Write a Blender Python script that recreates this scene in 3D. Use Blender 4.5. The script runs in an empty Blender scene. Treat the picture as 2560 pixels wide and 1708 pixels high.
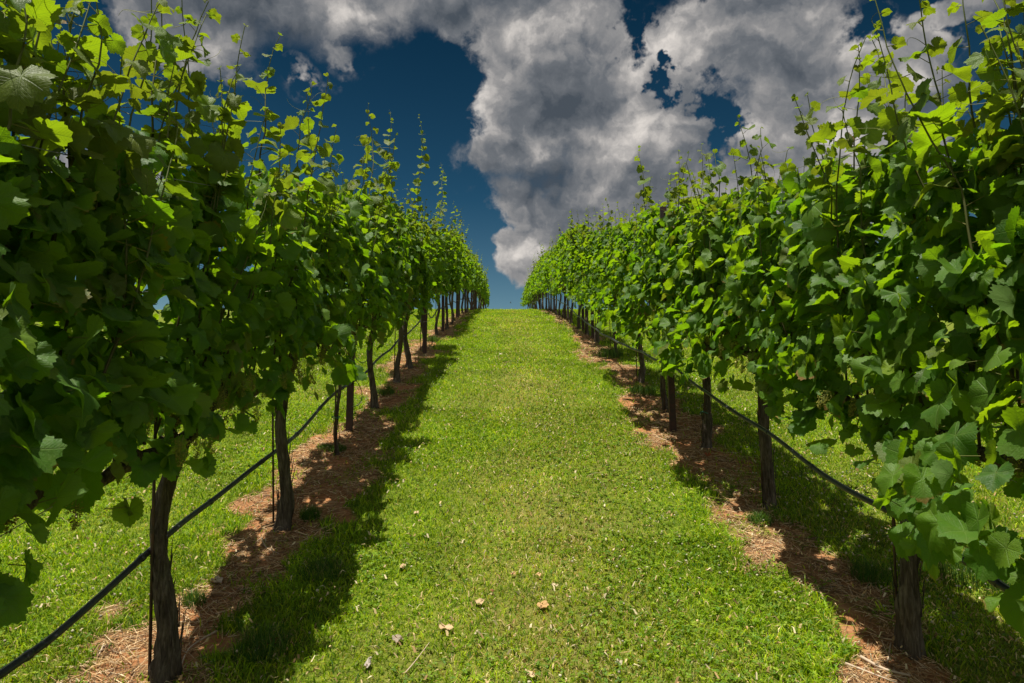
import bpy, math, numpy as np
from mathutils import Vector, Matrix, Euler
C = bpy.context.scene
R = math.radians
rng = np.random.default_rng(11)

# ------------------------------------------------------------------ camera
FPX = 1707.0                       # focal length in pixels of the 2560 px wide photograph
PITCH, YAW = 6.0, 0.67             # degrees up / to the right
HP = 1.65                          # camera height measured square to the slope
TS = math.tan(R(PITCH + 8.13))     # steepness of the lower slope
CZ = HP / math.cos(R(PITCH + 8.13))
cam_d = bpy.data.cameras.new("camera"); cam = bpy.data.objects.new("camera", cam_d)
C.collection.objects.link(cam); C.camera = cam
cam_d.sensor_width = 36.0; cam_d.lens = FPX / 2560 * 36; cam_d.clip_start = 0.05; cam_d.clip_end = 3000
cam.location = (0, 0, CZ)
cam.rotation_euler = Euler((R(90 + PITCH), 0, R(-YAW)), 'XYZ')
CAMR = np.array(cam.rotation_euler.to_matrix())

def ray(px, py):                   # direction in the world of a pixel of the photograph (2560 x 1708)
    v = CAMR @ np.array([(px - 1280) / FPX, -(py - 854) / FPX, -1.0])
    return v / np.linalg.norm(v)
def D(x, y):                       # coordinates read off the 2350 px preview
    return x * 2560 / 2350, y * 2560 / 2350

# ------------------------------------------------------------------ sun, exposure
SUN = np.array([-0.145, -0.09, 1.0]); SUN /= np.linalg.norm(SUN)
SUN_EL = math.asin(SUN[2]); SUN_AZ = math.atan2(SUN[0], SUN[1])
sl = bpy.data.lights.new("sun", 'SUN'); sl.energy = 4.6; sl.angle = R(0.53); sl.color = (1.0, 0.95, 0.86)
so = bpy.data.objects.new("sun", sl); C.collection.objects.link(so)
so.rotation_euler = Vector(tuple(SUN)).to_track_quat('Z', 'Y').to_euler(); so.location = (-4, -4, 20)
C.view_settings.view_transform = 'Standard'; C.view_settings.look = 'None'
C.view_settings.exposure = 0.95; C.view_settings.gamma = 1.0; C.view_settings.use_curve_mapping = False
C.render.engine = 'CYCLES'
C.cycles.max_bounces = 7; C.cycles.diffuse_bounces = 4; C.cycles.glossy_bounces = 2
C.cycles.transmission_bounces = 5; C.cycles.use_denoising = True
C.cycles.sample_clamp_indirect = 4.0

# ------------------------------------------------------------------ node helper
class NT:
    def __init__(s, tree): s.t = tree; s.n = tree.nodes; s.l = tree.links; s.n.clear()
    def new(s, typ, **kw):
        nd = s.n.new(typ)
        for k, v in kw.items(): setattr(nd, k, v)
        return nd
    def put(s, sock, val):
        if isinstance(val, bpy.types.NodeSocket): s.l.new(val, sock)
        elif val is not None: sock.default_value = val
    def m(s, op, a, b=None, c=None, clamp=False):
        nd = s.new('ShaderNodeMath', operation=op, use_clamp=clamp)
        for i, v in enumerate((a, b, c)): s.put(nd.inputs[i], v) if v is not None else None
        return nd.outputs[0]
    def v(s, op, a, b=None, sc=None):
        nd = s.new('ShaderNodeVectorMath', operation=op)
        s.put(nd.inputs[0], a)
        if b is not None: s.put(nd.inputs[1], b)
        if sc is not None: s.put(nd.inputs['Scale'], sc)
        return nd.outputs['Value'] if op in ('LENGTH', 'DOT_PRODUCT', 'DISTANCE') else nd.outputs[0]
    def noise(s, vec, scale, detail=3, rough=0.5, dist=0.0, out=0):
        nd = s.new('ShaderNodeTexNoise'); s.put(nd.inputs['Vector'], vec)
        nd.inputs['Scale'].default_value = scale; nd.inputs['Detail'].default_value = detail
        nd.inputs['Roughness'].default_value = rough; nd.inputs['Distortion'].default_value = dist
        return nd.outputs[out]
    def ramp(s, fac, stops):
        nd = s.new('ShaderNodeValToRGB'); s.put(nd.inputs[0], fac); e = nd.color_ramp.elements
        while len(e) < len(stops): e.new(0.5)
        for el, (p, c) in zip(e, stops): el.position = p; el.color = (*c, 1) if len(c) == 3 else c
        return nd.outputs[0]
    def mix(s, f, a, b, mode='MIX'):
        nd = s.new('ShaderNodeMix', data_type='RGBA', blend_type=mode)
        s.put(nd.inputs[0], f); s.put(nd.inputs[6], a if not isinstance(a, tuple) else (*a, 1)[:4])
        s.put(nd.inputs[7], b if not isinstance(b, tuple) else (*b, 1)[:4])
        return nd.outputs[2]
    def mr(s, v, a, b, c=0.0, d=1.0, smooth=True):
        nd = s.new('ShaderNodeMapRange', interpolation_type='SMOOTHSTEP' if smooth else 'LINEAR')
        s.put(nd.inputs[0], v)
        for i, x in enumerate((a, b, c, d)): s.put(nd.inputs[i + 1], x)
        return nd.outputs[0]

# ------------------------------------------------------------------ world: Sky Texture and a bank of clouds
W = bpy.data.worlds.new("World"); C.world = W; W.use_nodes = True
n = NT(W.node_tree)
sky = n.new('ShaderNodeTexSky', sky_type='NISHITA'); sky.sun_disc = False
sky.sun_elevation = SUN_EL; sky.sun_rotation = SUN_AZ
sky.altitude = 1500; sky.air_density = 1.0; sky.dust_density = 0.3; sky.ozone_density = 3.0
geo = n.new('ShaderNodeTexCoord').outputs['Generated']
dirv = n.v('NORMALIZE', geo)
sep = n.new('ShaderNodeSeparateXYZ'); n.put(sep.inputs[0], dirv)
az = n.m('ARCTAN2', sep.outputs[0], sep.outputs[1]); el = n.m('ARCSINE', sep.outputs[2])
cmb = n.new('ShaderNodeCombineXYZ'); n.put(cmb.inputs[0], az); n.put(cmb.inputs[1], el)
P0 = cmb.outputs[0]
w1 = n.v('SUBTRACT', n.noise(dirv, 7.0, 3, 0.55, out=1), (0.5, 0.5, 0.5))
w2 = n.v('SUBTRACT', n.noise(dirv, 24.0, 4, 0.6, out=1), (0.5, 0.5, 0.5))
P1 = n.v('ADD', n.v('ADD', P0, n.v('SCALE', w1, sc=0.10)), n.v('SCALE', w2, sc=0.045))
def ang(x, y):
    r = ray(*D(x, y)); return math.atan2(r[0], r[1]), math.asin(r[2])
def blobs(lst, src):
    out = None
    for (x, y, rx, ry) in lst:
        a, e = ang(x, y)
        k = 2560 / 2350 / FPX * math.cos(a) ** 1.2
        d = n.v('MULTIPLY', n.v('SUBTRACT', src, (a, e, 0)), (1 / (rx * k), 1 / (ry * k), 0))
        f = n.m('SUBTRACT', 1.0, n.v('LENGTH', d))
        out = f if out is None else n.m('SMOOTH_MAX', out, f, 0.12)
    return out
CL = [(480, 20, 240, 150), (700, 10, 200, 110), (880, -20, 200, 85), (1040, 0, 130, 95), (1230, 60, 210, 190), (1270, 220, 200, 190),
      (1210, 345, 150, 90), (1290, 400, 210, 150), (1190, 455, 105, 105), (1300, 500, 170, 130), (1230, 545, 90, 70), (1125, 350, 48, 42), (1150, 440, 62, 80), (1205, 580, 55, 60), (1225, 600, 45, 50),
      (1440, 330, 210, 210), (1540, 210, 170, 140), (1560, 130, 130, 90), (1760, 60, 220, 190), (1860, 170, 230, 160),
      (1760, 300, 260, 190), (2060, 190, 170, 120), (2130, 130, 110, 80), (2040, 360, 190, 200), (1600, 450, 260, 190),
      (300, 470, 260, 90), (2260, 0, 160, 30), (690, 178, 55, 38), (785, 112, 45, 24), (1370, 20, 80, 90), (1440, 200, 160, 130), (1200, 590, 60, 70), (1190, 560, 70, 60)]
HL = [(1640, 270, 62, 105), (1530, 185, 48, 50), (1450, 60, 62, 80), (1720, 10, 16, 20), (2290, 300, 110, 260), (2010, 40, 130, 85),
      (1545, -8, 120, 62), (1040, 440, 62, 130), (760, 210, 190, 50), (2260, 90, 60, 60)]
P2 = n.v('ADD', n.v('ADD', P1, n.v('SCALE', w2, sc=0.07)), n.v('SCALE', n.v('SUBTRACT', n.noise(dirv, 48.0, 4, 0.6, out=1), (0.5, 0.5, 0.5)), sc=0.05))
M = blobs(CL, P1); H = blobs(HL, P2)
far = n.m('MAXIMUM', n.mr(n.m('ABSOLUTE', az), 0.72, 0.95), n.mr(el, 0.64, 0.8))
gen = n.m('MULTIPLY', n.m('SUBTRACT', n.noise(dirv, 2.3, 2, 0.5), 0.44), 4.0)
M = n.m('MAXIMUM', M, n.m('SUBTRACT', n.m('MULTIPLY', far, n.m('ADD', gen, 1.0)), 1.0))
def puff(vec):                      # rounded billows: inverted smooth cells over soft noise
    vo = n.new('ShaderNodeTexVoronoi', feature='F1', normalize=True); n.put(vo.inputs['Vector'], vec)
    vo.inputs['Scale'].default_value = 13.0; vo.inputs['Detail'].default_value = 3.0; vo.inputs['Roughness'].default_value = 0.62
    vo.inputs['Lacunarity'].default_value = 2.1;
    return n.m('SUBTRACT', n.noise(vec, 10.0, 7, 0.56), n.m('MULTIPLY', vo.outputs['Distance'], 0.42))
dw = n.v('ADD', n.v('ADD', dirv, n.v('SCALE', w2, sc=0.05)), n.v('SCALE', w1, sc=0.05))
p0 = puff(dw); p1 = puff(n.v('ADD', dw, (-0.010, 0.0, 0.018)))
F = n.m('MINIMUM', M, 0.60)
F = n.m('ADD', F, n.m('MULTIPLY', n.m('SUBTRACT', p0, 0.30), 1.5))
soft = n.mr(n.noise(dirv, 6.0, 2, 0.5), 0.40, 0.62)                       # some edges crisp, some drawn out
mask = n.mr(F, n.m('MULTIPLY_ADD', soft, -0.14, 0.08), n.m('MULTIPLY_ADD', soft, 0.34, 0.36))
hole = n.m('ADD', H, n.m('MULTIPLY', n.m('SUBTRACT', p0, 0.30), -1.0))
mask = n.m('MULTIPLY', mask, n.mr(hole, 0.02, 0.50, 1.0, 0.0))
# light on the cloud: relief towards the sun, thick parts grey, the sunward bulges pale
relief = n.m('SUBTRACT', p0, p1)
big = n.noise(dirv, 4.6, 4, 0.5)
BR = [(1165, 340, 70, 60), (1240, 345, 95, 65), (1140, 440, 55, 85), (1170, 80, 130, 90), (1520, 130, 150, 90), (1950, 110, 170, 80),
      (820, 20, 150, 45), (1680, 230, 130, 100), (2130, 160, 90, 80), (1500, 300, 150, 130), (690, 178, 60, 40), (1108, 250, 30, 60), (1190, 590, 60, 40), (300, 470, 260, 100), (1930, 330, 200, 170), (1320, 40, 120, 80)]
bright = n.m('MAXIMUM', blobs(BR, P1), 0.0)
DK = [(1300, 240, 150, 100), (1310, 480, 150, 110), (1830, 150, 150, 70), (600, 70, 320, 70), (1050, 40, 90, 60), (1470, 420, 120, 90)]
dark = n.m('MAXIMUM', blobs(DK, P1), 0.0)
q0 = n.noise(dw, 7.0, 3, 0.5); q1 = n.noise(n.v('ADD', dw, (-0.025, 0.0, 0.045)), 7.0, 3, 0.5)
lv = n.m('ADD', n.m('MULTIPLY_ADD', relief, 1.6, 0.40), n.m('MULTIPLY', n.m('SUBTRACT', q0, q1), 1.3))
lv = n.m('ADD', lv, n.m('MULTIPLY', n.m('SUBTRACT', big, 0.5), 0.5))
lv = n.m('ADD', lv, n.m('MULTIPLY', bright, 0.40))
lv = n.m('SUBTRACT', lv, n.m('MULTIPLY', dark, 0.30))
lv = n.m('ADD', lv, n.m('MULTIPLY', n.mr(F, 0.16, 0.6, 1.0, 0.0), 0.14))
ccol = n.ramp(lv, [(0.0, (0.055, 0.068, 0.085)), (0.35, (0.125, 0.135, 0.150)), (0.62, (0.25, 0.245, 0.245)), (1.0, (0.60, 0.56, 0.52))])
gain = n.mr(far, 0.0, 1.0, 6.3, 14.0)                                     # unseen clouds beyond the view, brightened to add fill light on the vines
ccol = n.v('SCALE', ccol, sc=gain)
hsv = n.new('ShaderNodeHueSaturation'); n.put(hsv.inputs['Color'], sky.outputs[0])
hsv.inputs['Hue'].default_value = 0.478; hsv.inputs['Saturation'].default_value = 1.0; hsv.inputs['Value'].default_value = 0.40
gm = n.new('ShaderNodeGamma'); n.put(gm.inputs[0], hsv.outputs[0]); gm.inputs[1].default_value = 1.75
pol = n.ramp(n.mr(el, 0.0, 0.62, smooth=False), [(0.0, (0.95, 0.66, 0.44)), (0.22, (0.75, 0.52, 0.38)), (0.5, (0.24, 0.32, 0.28)), (1.0, (0.05, 0.16, 0.155))])   # a polarised, teal sky
skyc = n.mix(1.0, gm.outputs[0], pol, 'MULTIPLY')
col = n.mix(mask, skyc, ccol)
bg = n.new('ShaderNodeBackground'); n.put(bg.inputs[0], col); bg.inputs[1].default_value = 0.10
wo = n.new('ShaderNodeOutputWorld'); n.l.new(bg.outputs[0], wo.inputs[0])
W.cycles.sampling_method = 'MANUAL'; W.cycles.sample_map_resolution = 512

# ------------------------------------------------------------------ noise and terrain height
def _h(ix, iy, s):
    a = (ix.astype(np.int64) * 374761393 + iy.astype(np.int64) * 668265263 + s * 1442695041) & 0xffffffff
    a = ((a ^ (a >> 13)) * 1274126177) & 0xffffffff
    return ((a ^ (a >> 16)) & 0xffff) / 65535.0
def vn(x, y, s=0):
    x = np.asarray(x, float); y = np.asarray(y, float)
    ix = np.floor(x); iy = np.floor(y); fx = x - ix; fy = y - iy
    fx = fx * fx * (3 - 2 * fx); fy = fy * fy * (3 - 2 * fy); ix = ix.astype(np.int64); iy = iy.astype(np.int64)
    return ((_h(ix, iy, s) * (1 - fx) + _h(ix + 1, iy, s) * fx) * (1 - fy) + (_h(ix, iy + 1, s) * (1 - fx) + _h(ix + 1, iy + 1, s) * fx) * fy)
def fbm(x, y, s=0, o=3):
    t = 0; a = 1; w = 0
    for i in range(o):
        t = t + a * vn(np.asarray(x) * 2 ** i, np.asarray(y) * 2 ** i, s + i); w += a; a *= .5
    return t / w
Y0, UU = 3.75, 26.0
MSL = math.tan(R(PITCH + 2.71)); KQ = (TS - MSL) / (2 * UU)
def gz(x, y):
    x = np.asarray(x, float); y = np.asarray(y, float)
    u = np.clip(y - Y0, 0, None); ue = (TS + 0.16) / (2 * KQ)
    z = TS * y - np.where(u < ue, KQ * u * u, KQ * ue * ue + 2 * KQ * ue * (u - ue))
    z = np.where(y < -30, TS * -30 + (y + 30) * 0.05, z)
    nr = np.clip(1 - np.abs(y - 20) / 120, 0, 1)
    z = z + nr * ((fbm(x * 1.3, y * 1.3, 5) - .5) * 0.05 + (fbm(x * 6, y * 6, 9) - .5) * 0.018)
    z = z - 0.0004 * np.clip(np.abs(x) - 6, 0, 400) ** 1.5
    return z
def on_ground(px, py):              # where a pixel's ray meets the slope
    d = ray(px, py); t = np.linspace(0.5, 45, 9000)
    p = np.array([0, 0, CZ])[None] + t[:, None] * d[None]
    k = np.argmax(p[:, 2] < gz(p[:, 0], p[:, 1])); return p[k]
def on_x(px, py, X):                # where a pixel's ray meets the plane of a row
    d = ray(px, py); return np.array([0, 0, CZ]) + d * (X / d[0])
XL, XR = -0.791 * HP, 1.018 * HP
def soil_w(x, y):                   # > 0 inside the two bare strips under the rows
    e = (fbm(x * 2.6, y * 1.9, 31, 3) - .5) * 0.66
    e2 = (vn(x * 9, y * 9, 77) - .5) * 0.16
    l = np.where(y < 2.9, 0.22, 0.31) - np.abs(x - (XL - 0.03)); r = np.where(y < 7, 0.27, 0.22) - np.abs(x - (XR - 0.12))
    return np.maximum(l, r) + e + e2 - 0.02

# ------------------------------------------------------------------ mesh helper
def mesh_obj(name, v, polys, mat, parent=None, uv=None, col=None, smooth=True, loc=None):
    """v (n,3); polys: list of int arrays (k,m)"""
    me = bpy.data.meshes.new(name)
    v = np.ascontiguousarray(v, dtype=np.float32)
    me.vertices.add(len(v)); me.vertices.foreach_set('co', v.ravel())
    polys = [np.asarray(p, dtype=np.int32) for p in polys if len(p)]
    loops = np.concatenate([p.ravel() for p in polys]); tot = np.concatenate([np.full(len(p), p.shape[1], np.int32) for p in polys])
    me.loops.add(len(loops)); me.loops.foreach_set('vertex_index', loops)
    me.polygons.add(len(tot)); st = np.concatenate([[0], np.cumsum(tot)[:-1]]).astype(np.int32)
    me.polygons.foreach_set('loop_start', st); me.polygons.foreach_set('loop_total', tot)
    me.update(calc_edges=True); 
    me.polygons.foreach_set('use_smooth', np.full(len(tot), smooth, dtype=bool))
    if uv is not None:
        l = me.uv_layers.new(name='UVMap'); l.data.foreach_set('uv', np.ascontiguousarray(uv[loops], dtype=np.float32).ravel())
    if col is not None:
        c4 = np.ones((len(v), 4), np.float32); c4[:, :col.shape[1]] = col
        at = me.color_attributes.new('tint', 'FLOAT_COLOR', 'POINT'); at.data.foreach_set('color', c4.ravel())
    me.materials.append(mat)
    o = bpy.data.objects.new(name, me); C.collection.objects.link(o)
    if parent is not None: o.parent = parent
    if loc is not None: o.location = loc
    return o
def tag(o, label=None, cat=None, group=None, kind=None):
    for k, x in (('label', label), ('category', cat), ('group', group), ('kind', kind)):
        if x: o[k] = x
    return o
def empty(name, loc):
    o = bpy.data.objects.new(name, None); o.empty_display_size = 0.1; C.collection.objects.link(o); o.location = tuple(float(a) for a in loc); return o
def nrm(a): return a / np.maximum(np.linalg.norm(a, axis=-1, keepdims=True), 1e-9)
class Acc:                          # gathers pieces of one mesh
    def __init__(s): s.v = []; s.q = []; s.t = []; s.c = []; s.u = []; s.n = 0
    def add(s, v, q=None, t=None, c=None, u=None):
        if q is not None and len(q): s.q.append(np.asarray(q) + s.n)
        if t is not None and len(t): s.t.append(np.asarray(t) + s.n)
        s.v.append(v); s.n += len(v)
        s.c.append(c if c is not None else np.full((len(v), 3), .5)); s.u.append(u if u is not None else np.zeros((len(v), 2)))
    def build(s, name, mat, parent=None, smooth=True, loc=None):
        ps = ([np.concatenate(s.q)] if s.q else []) + ([np.concatenate(s.t)] if s.t else [])
        return mesh_obj(name, np.concatenate(s.v), ps, mat, parent, np.concatenate(s.u), np.concatenate(s.c), smooth, loc)
def tube(acc, pts, rad, ns=8, col=(.5, .5, .5), ridge=0.0, seed=0, caps=True):
    pts = np.asarray(pts, float); k = len(pts); rad = np.broadcast_to(np.asarray(rad, float), (k,))
    tan = nrm(np.gradient(pts, axis=0)); up = np.array([0.13, 1, 0.07]) if abs(tan[0][2]) > .6 else np.array([0.05, 0.02, 1.0])
    a = nrm(np.cross(tan, up)); b = np.cross(tan, a)
    th = np.linspace(0, 2 * np.pi, ns, endpoint=False)
    rr = rad[:, None] * np.ones((1, ns))
    if ridge:
        s_ = np.concatenate([[0], np.cumsum(np.linalg.norm(np.diff(pts, axis=0), axis=1))])
        tw = th[None] + s_[:, None] * (1.5 + seed % 3)
        rr = rr * (1 + ridge * (fbm(np.cos(tw) * 3.2 + seed, np.sin(tw) * 3.2 + s_[:, None] * 3.0, seed, 3) - .5) * 2
                   + ridge * .8 * (vn(tw * 2.4 + 50, s_[:, None] * 9, seed + 3) - .5))
    v = pts[:, None] + rr[..., None] * (np.cos(th)[None, :, None] * a[:, None] + np.sin(th)[None, :, None] * b[:, None])
    i = np.arange(k - 1)[:, None] * ns; j = np.arange(ns)[None]; j2 = (j + 1) % ns
    q = np.stack([i + j, i + j2, i + ns + j2, i + ns + j], -1).reshape(-1, 4)
    vv = v.reshape(-1, 3); t = None
    if caps:
        vv = np.concatenate([vv, pts[:1], pts[-1:]]); c0, c1 = k * ns, k * ns + 1
        jj = np.arange(ns); t = np.concatenate([np.stack([np.full(ns, c0), (jj + 1) % ns, jj], -1), np.stack([np.full(ns, c1), (k - 1) * ns + jj, (k - 1) * ns + (jj + 1) % ns], -1)])
    acc.add(vv, q, t, c=np.broadcast_to(np.array(col, float), (len(vv), 3)))
def box(acc, c, s, col=(.5, .5, .5)):
    x = np.array([[-1, -1, -1], [1, -1, -1], [1, 1, -1], [-1, 1, -1], [-1, -1, 1], [1, -1, 1], [1, 1, 1], [-1, 1, 1]]) * .5 * np.array(s) + np.array(c)
    acc.add(x, [[0, 3, 2, 1], [4, 5, 6, 7], [0, 1, 5, 4], [1, 2, 6, 5], [2, 3, 7, 6], [3, 0, 4, 7]], c=np.broadcast_to(np.array(col), (8, 3)))
def smooth_pts(ctrl, nper=8):       # Catmull-Rom through control points
    c = np.asarray(ctrl, float); c = np.vstack([2 * c[0] - c[1], c, 2 * c[-1] - c[-2]]); out = []
    for i in range(1, len(c) - 2):
        t = np.linspace(0, 1, nper, endpoint=False)[:, None]; p0, p1, p2, p3 = c[i - 1], c[i], c[i + 1], c[i + 2]
        out.append(.5 * (2 * p1 + (p2 - p0) * t + (2 * p0 - 5 * p1 + 4 * p2 - p3) * t ** 2 + (3 * p1 - p0 - 3 * p2 + p3) * t ** 3))
    return np.vstack(out + [c[-2:-1]])

# ------------------------------------------------------------------ materials
def material(name): 
    m = bpy.data.materials.new(name); m.use_nodes = True; return m, NT(m.node_tree)
def finish(n, sh, disp=None):
    o = n.new('ShaderNodeOutputMaterial'); n.l.new(sh, o.inputs[0])
def principled(n, col, rough, spec=0.4, metal=0.0, normal=None):
    p = n.new('ShaderNodeBsdfPrincipled'); n.put(p.inputs['Base Color'], col if not isinstance(col, tuple) else (*col, 1)[:4])
    n.put(p.inputs['Roughness'], rough); n.put(p.inputs['Specular IOR Level'], spec); n.put(p.inputs['Metallic'], metal)
    if normal is not None: n.put(p.inputs['Normal'], normal)
    return p.outputs[0]
def bump(n, h, strength, dist):
    b = n.new('ShaderNodeBump'); n.put(b.inputs['Height'], h); b.inputs['Strength'].default_value = strength; b.inputs['Distance'].default_value = dist; return b.outputs[0]
def tintc(n):
    a = n.new('ShaderNodeVertexColor', layer_name='tint'); s = n.new('ShaderNodeSeparateColor'); n.l.new(a.outputs[0], s.inputs[0]); return a.outputs[0], s.outputs

def leaf_material():
    m, n = material('vine_leaf'); _, t = tintc(n)
    uv = n.new('ShaderNodeUVMap', uv_map='UVMap').outputs[0]
    s = n.new('ShaderNodeSeparateXYZ'); n.put(s.inputs[0], uv); x, y = s.outputs[0], s.outputs[1]
    r = n.v('LENGTH', uv); th = n.m('ABSOLUTE', n.m('ARCTAN2', x, y))
    dl = n.m('PINGPONG', th, R(26))                    # angle to the nearest main vein (veins every 52 degrees)
    perp = n.m('MULTIPLY', r, n.m('SINE', dl)); along = n.m('MULTIPLY', r, n.m('COSINE', dl))
    main = n.mr(n.m('DIVIDE', perp, n.m('MULTIPLY_ADD', r, -0.016, 0.028)), 0.5, 1.3, 1.0, 0.0)
    sec = n.m('PINGPONG', n.m('SUBTRACT', along, n.m('MULTIPLY', perp, 0.95)), 0.055)
    sec = n.mr(sec, 0.003, 0.013, 0.75, 0.0)
    vein = n.m('MAXIMUM', main, sec)
    puff = n.m('MULTIPLY', n.noise(n.v('ADD', uv, n.v('SCALE', _, sc=13.0)), 9.0, 3, 0.6), 0.9)
    nz = n.noise(n.v('ADD', uv, n.v('SCALE', _, sc=37.0)), 3.0, 4, 0.6)
    mature = n.ramp(t[0], [(0.0, (0.030, 0.088, 0.008)), (0.45, (0.056, 0.138, 0.010)), (0.8, (0.086, 0.170, 0.010)), (1.0, (0.130, 0.200, 0.012))])
    young = n.ramp(t[0], [(0.0, (0.080, 0.115, 0.010)), (1.0, (0.13, 0.13, 0.018))])
    c = n.mix(t[1], mature, young)
    c = n.mix(n.mr(nz, 0.35, 0.7, 0.0, 0.35), c, (0.10, 0.15, 0.02), 'MIX')
    c = n.mix(n.m('MULTIPLY', vein, 0.25), c, (0.17, 0.24, 0.06))
    back = n.new('ShaderNodeNewGeometry').outputs['Backfacing']
    under = n.mix(0.35, c, (0.13, 0.19, 0.08))
    c2 = n.mix(back, c, under)
    spot = n.mr(n.noise(n.v('ADD', uv, n.v('SCALE', _, sc=91.0)), 6.0, 2, 0.5), 0.78, 0.82)
    c2 = n.mix(n.m('MULTIPLY', spot, 0.8), c2, (0.13, 0.08, 0.025))
    edge = n.m('MULTIPLY', n.mr(n.m('ADD', r, n.m('MULTIPLY', nz, 0.5)), 1.02, 1.16), n.mr(t[2], 0.92, 0.95))
    c2 = n.mix(edge, c2, (0.22, 0.12, 0.035))
    h = n.m('ADD', n.m('MULTIPLY', vein, -0.7), puff)
    nm = bump(n, h, 0.45, 0.005)
    rough = n.m('ADD', 0.50, n.m('MULTIPLY', back, 0.3))
    p = principled(n, c2, rough, 0.26, 0, nm)
    tr = n.new('ShaderNodeBsdfTranslucent')
    tc = n.mix(t[1], n.ramp(t[0], [(0.0, (0.16, 0.37, 0.004)), (1.0, (0.34, 0.50, 0.005))]), (0.18, 0.19, 0.010))
    tc = n.mix(n.m('MULTIPLY', vein, 0.3), tc, (0.10, 0.20, 0.01))
    n.put(tr.inputs[0], tc); n.put(tr.inputs['Normal'], nm)
    mx = n.new('ShaderNodeMixShader'); mx.inputs[0].default_value = 0.48
    n.l.new(p, mx.inputs[1]); n.l.new(tr.outputs[0], mx.inputs[2]); finish(n, mx.outputs[0]); return m
def soft_plant(name, trans=0.35, rough=0.6, tmul=(1.6, 1.5, 0.5), spec=0.25):     # colour straight from the tint attribute
    m, n = material(name); c, t = tintc(n)
    p = principled(n, c, rough, spec)
    tr = n.new('ShaderNodeBsdfTranslucent'); n.put(tr.inputs[0], n.mix(1.0, c, tmul, 'MULTIPLY'))
    mx = n.new('ShaderNodeMixShader'); mx.inputs[0].default_value = trans
    n.l.new(p, mx.inputs[1]); n.l.new(tr.outputs[0], mx.inputs[2]); finish(n, mx.outputs[0]); return m
def bark_material():
    m, n = material('vine_bark'); tc = n.new('ShaderNodeTexCoord').outputs['Object']
    st = n.v('MULTIPLY', tc, (1, 1, 0.14))
    f = n.noise(st, 75, 5, 0.65, 0.6); g = n.noise(tc, 9, 4, 0.6)
    rid = n.noise(n.v('MULTIPLY', tc, (1, 1, 0.1)), 38, 3, 0.6, 1.0)
    c = n.ramp(f, [(0.28, (0.022, 0.016, 0.012)), (0.5, (0.075, 0.058, 0.044)), (0.72, (0.18, 0.148, 0.115))])
    c = n.mix(n.mr(g, 0.45, 0.75, 0, 0.45), c, (0.13, 0.115, 0.095))
    h = n.m('ADD', f, n.m('MULTIPLY', rid, 1.4))
    finish(n, principled(n, c, 0.92, 0.15, 0, bump(n, h, 1.0, 0.012))); return m
def plain(name, base, base2, scale, rough, metal=0.0, spec=0.4, bmp=0.3, bd=0.002):
    m, n = material(name); tc = n.new('ShaderNodeTexCoord').outputs['Object']
    f = n.noise(tc, scale, 5, 0.6); c = n.mix(n.mr(f, 0.35, 0.68), base, base2)
    finish(n, principled(n, c, n.m('ADD', rough - .1, n.m('MULTIPLY', f, .2)), spec, metal, bump(n, f, bmp, bd))); return m
def ground_material():
    m, n = material('ground_turf_and_clay'); tc = n.new('ShaderNodeTexCoord').outputs['Object']
    c, t = tintc(n)                                     # red: how bare, green: how dry
    f = n.noise(tc, 30, 6, 0.7); g = n.noise(tc, 3.0, 4, 0.6); hh = n.noise(tc, 140, 3, 0.6)
    turf = n.ramp(f, [(0.25, (0.025, 0.036, 0.006)), (0.45, (0.080, 0.115, 0.010)), (0.62, (0.16, 0.195, 0.018)), (0.8, (0.26, 0.24, 0.06))])
    turf = n.mix(n.m('MULTIPLY', t[1], n.mr(g, 0.3, 0.7, 0.2, 0.8)), turf, (0.19, 0.165, 0.045))
    clay = n.ramp(f, [(0.25, (0.14, 0.062, 0.028)), (0.5, (0.31, 0.135, 0.052)), (0.75, (0.44, 0.24, 0.11))])
    clay = n.mix(n.mr(g, 0.42, 0.68, 0, 0.45), clay, (0.30, 0.19, 0.10))
    cc = n.mix(n.mr(t[0], 0.35, 0.65), turf, clay)
    h = n.m('ADD', f, n.m('MULTIPLY', hh, 0.5))
    finish(n, principled(n, cc, 0.95, 0.1, 0, bump(n, h, 0.9, 0.02))); return m
LEAF = leaf_material(); BARK = bark_material(); GROUND = ground_material()
SOFT = soft_plant('green_shoot', 0.15); GRASS = soft_plant('grass_blades', 0.40, 0.55, spec=0.3)
STRAW = soft_plant('dry_straw', 0.08, 0.85, (1, 1, 1), 0.1); BLOOM = soft_plant('blossom', 0.2, 0.8, (1, 1, 1), 0.1)
STEEL = plain('rusty_brown_steel', (0.050, 0.018, 0.013), (0.022, 0.014, 0.013), 18, 0.55, 0.2)
ROD = plain('dark_steel_rod', (0.035, 0.028, 0.024), (0.09, 0.045, 0.03), 30, 0.6, 0.4)
HOSE = plain('black_polythene', (0.016, 0.017, 0.019), (0.040, 0.042, 0.046), 14, 0.34, 0, 0.5, 0.15)
WIRE = plain('galvanised_wire', (0.42, 0.43, 0.43), (0.28, 0.28, 0.27), 40, 0.38, 0.9)
TIE = plain('green_tie_tape', (0.015, 0.16, 0.12), (0.02, 0.10, 0.08), 30, 0.5)
BIRD = plain('dark_feathers', (0.03, 0.035, 0.04), (0.02, 0.02, 0.025), 20, 0.7)

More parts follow.
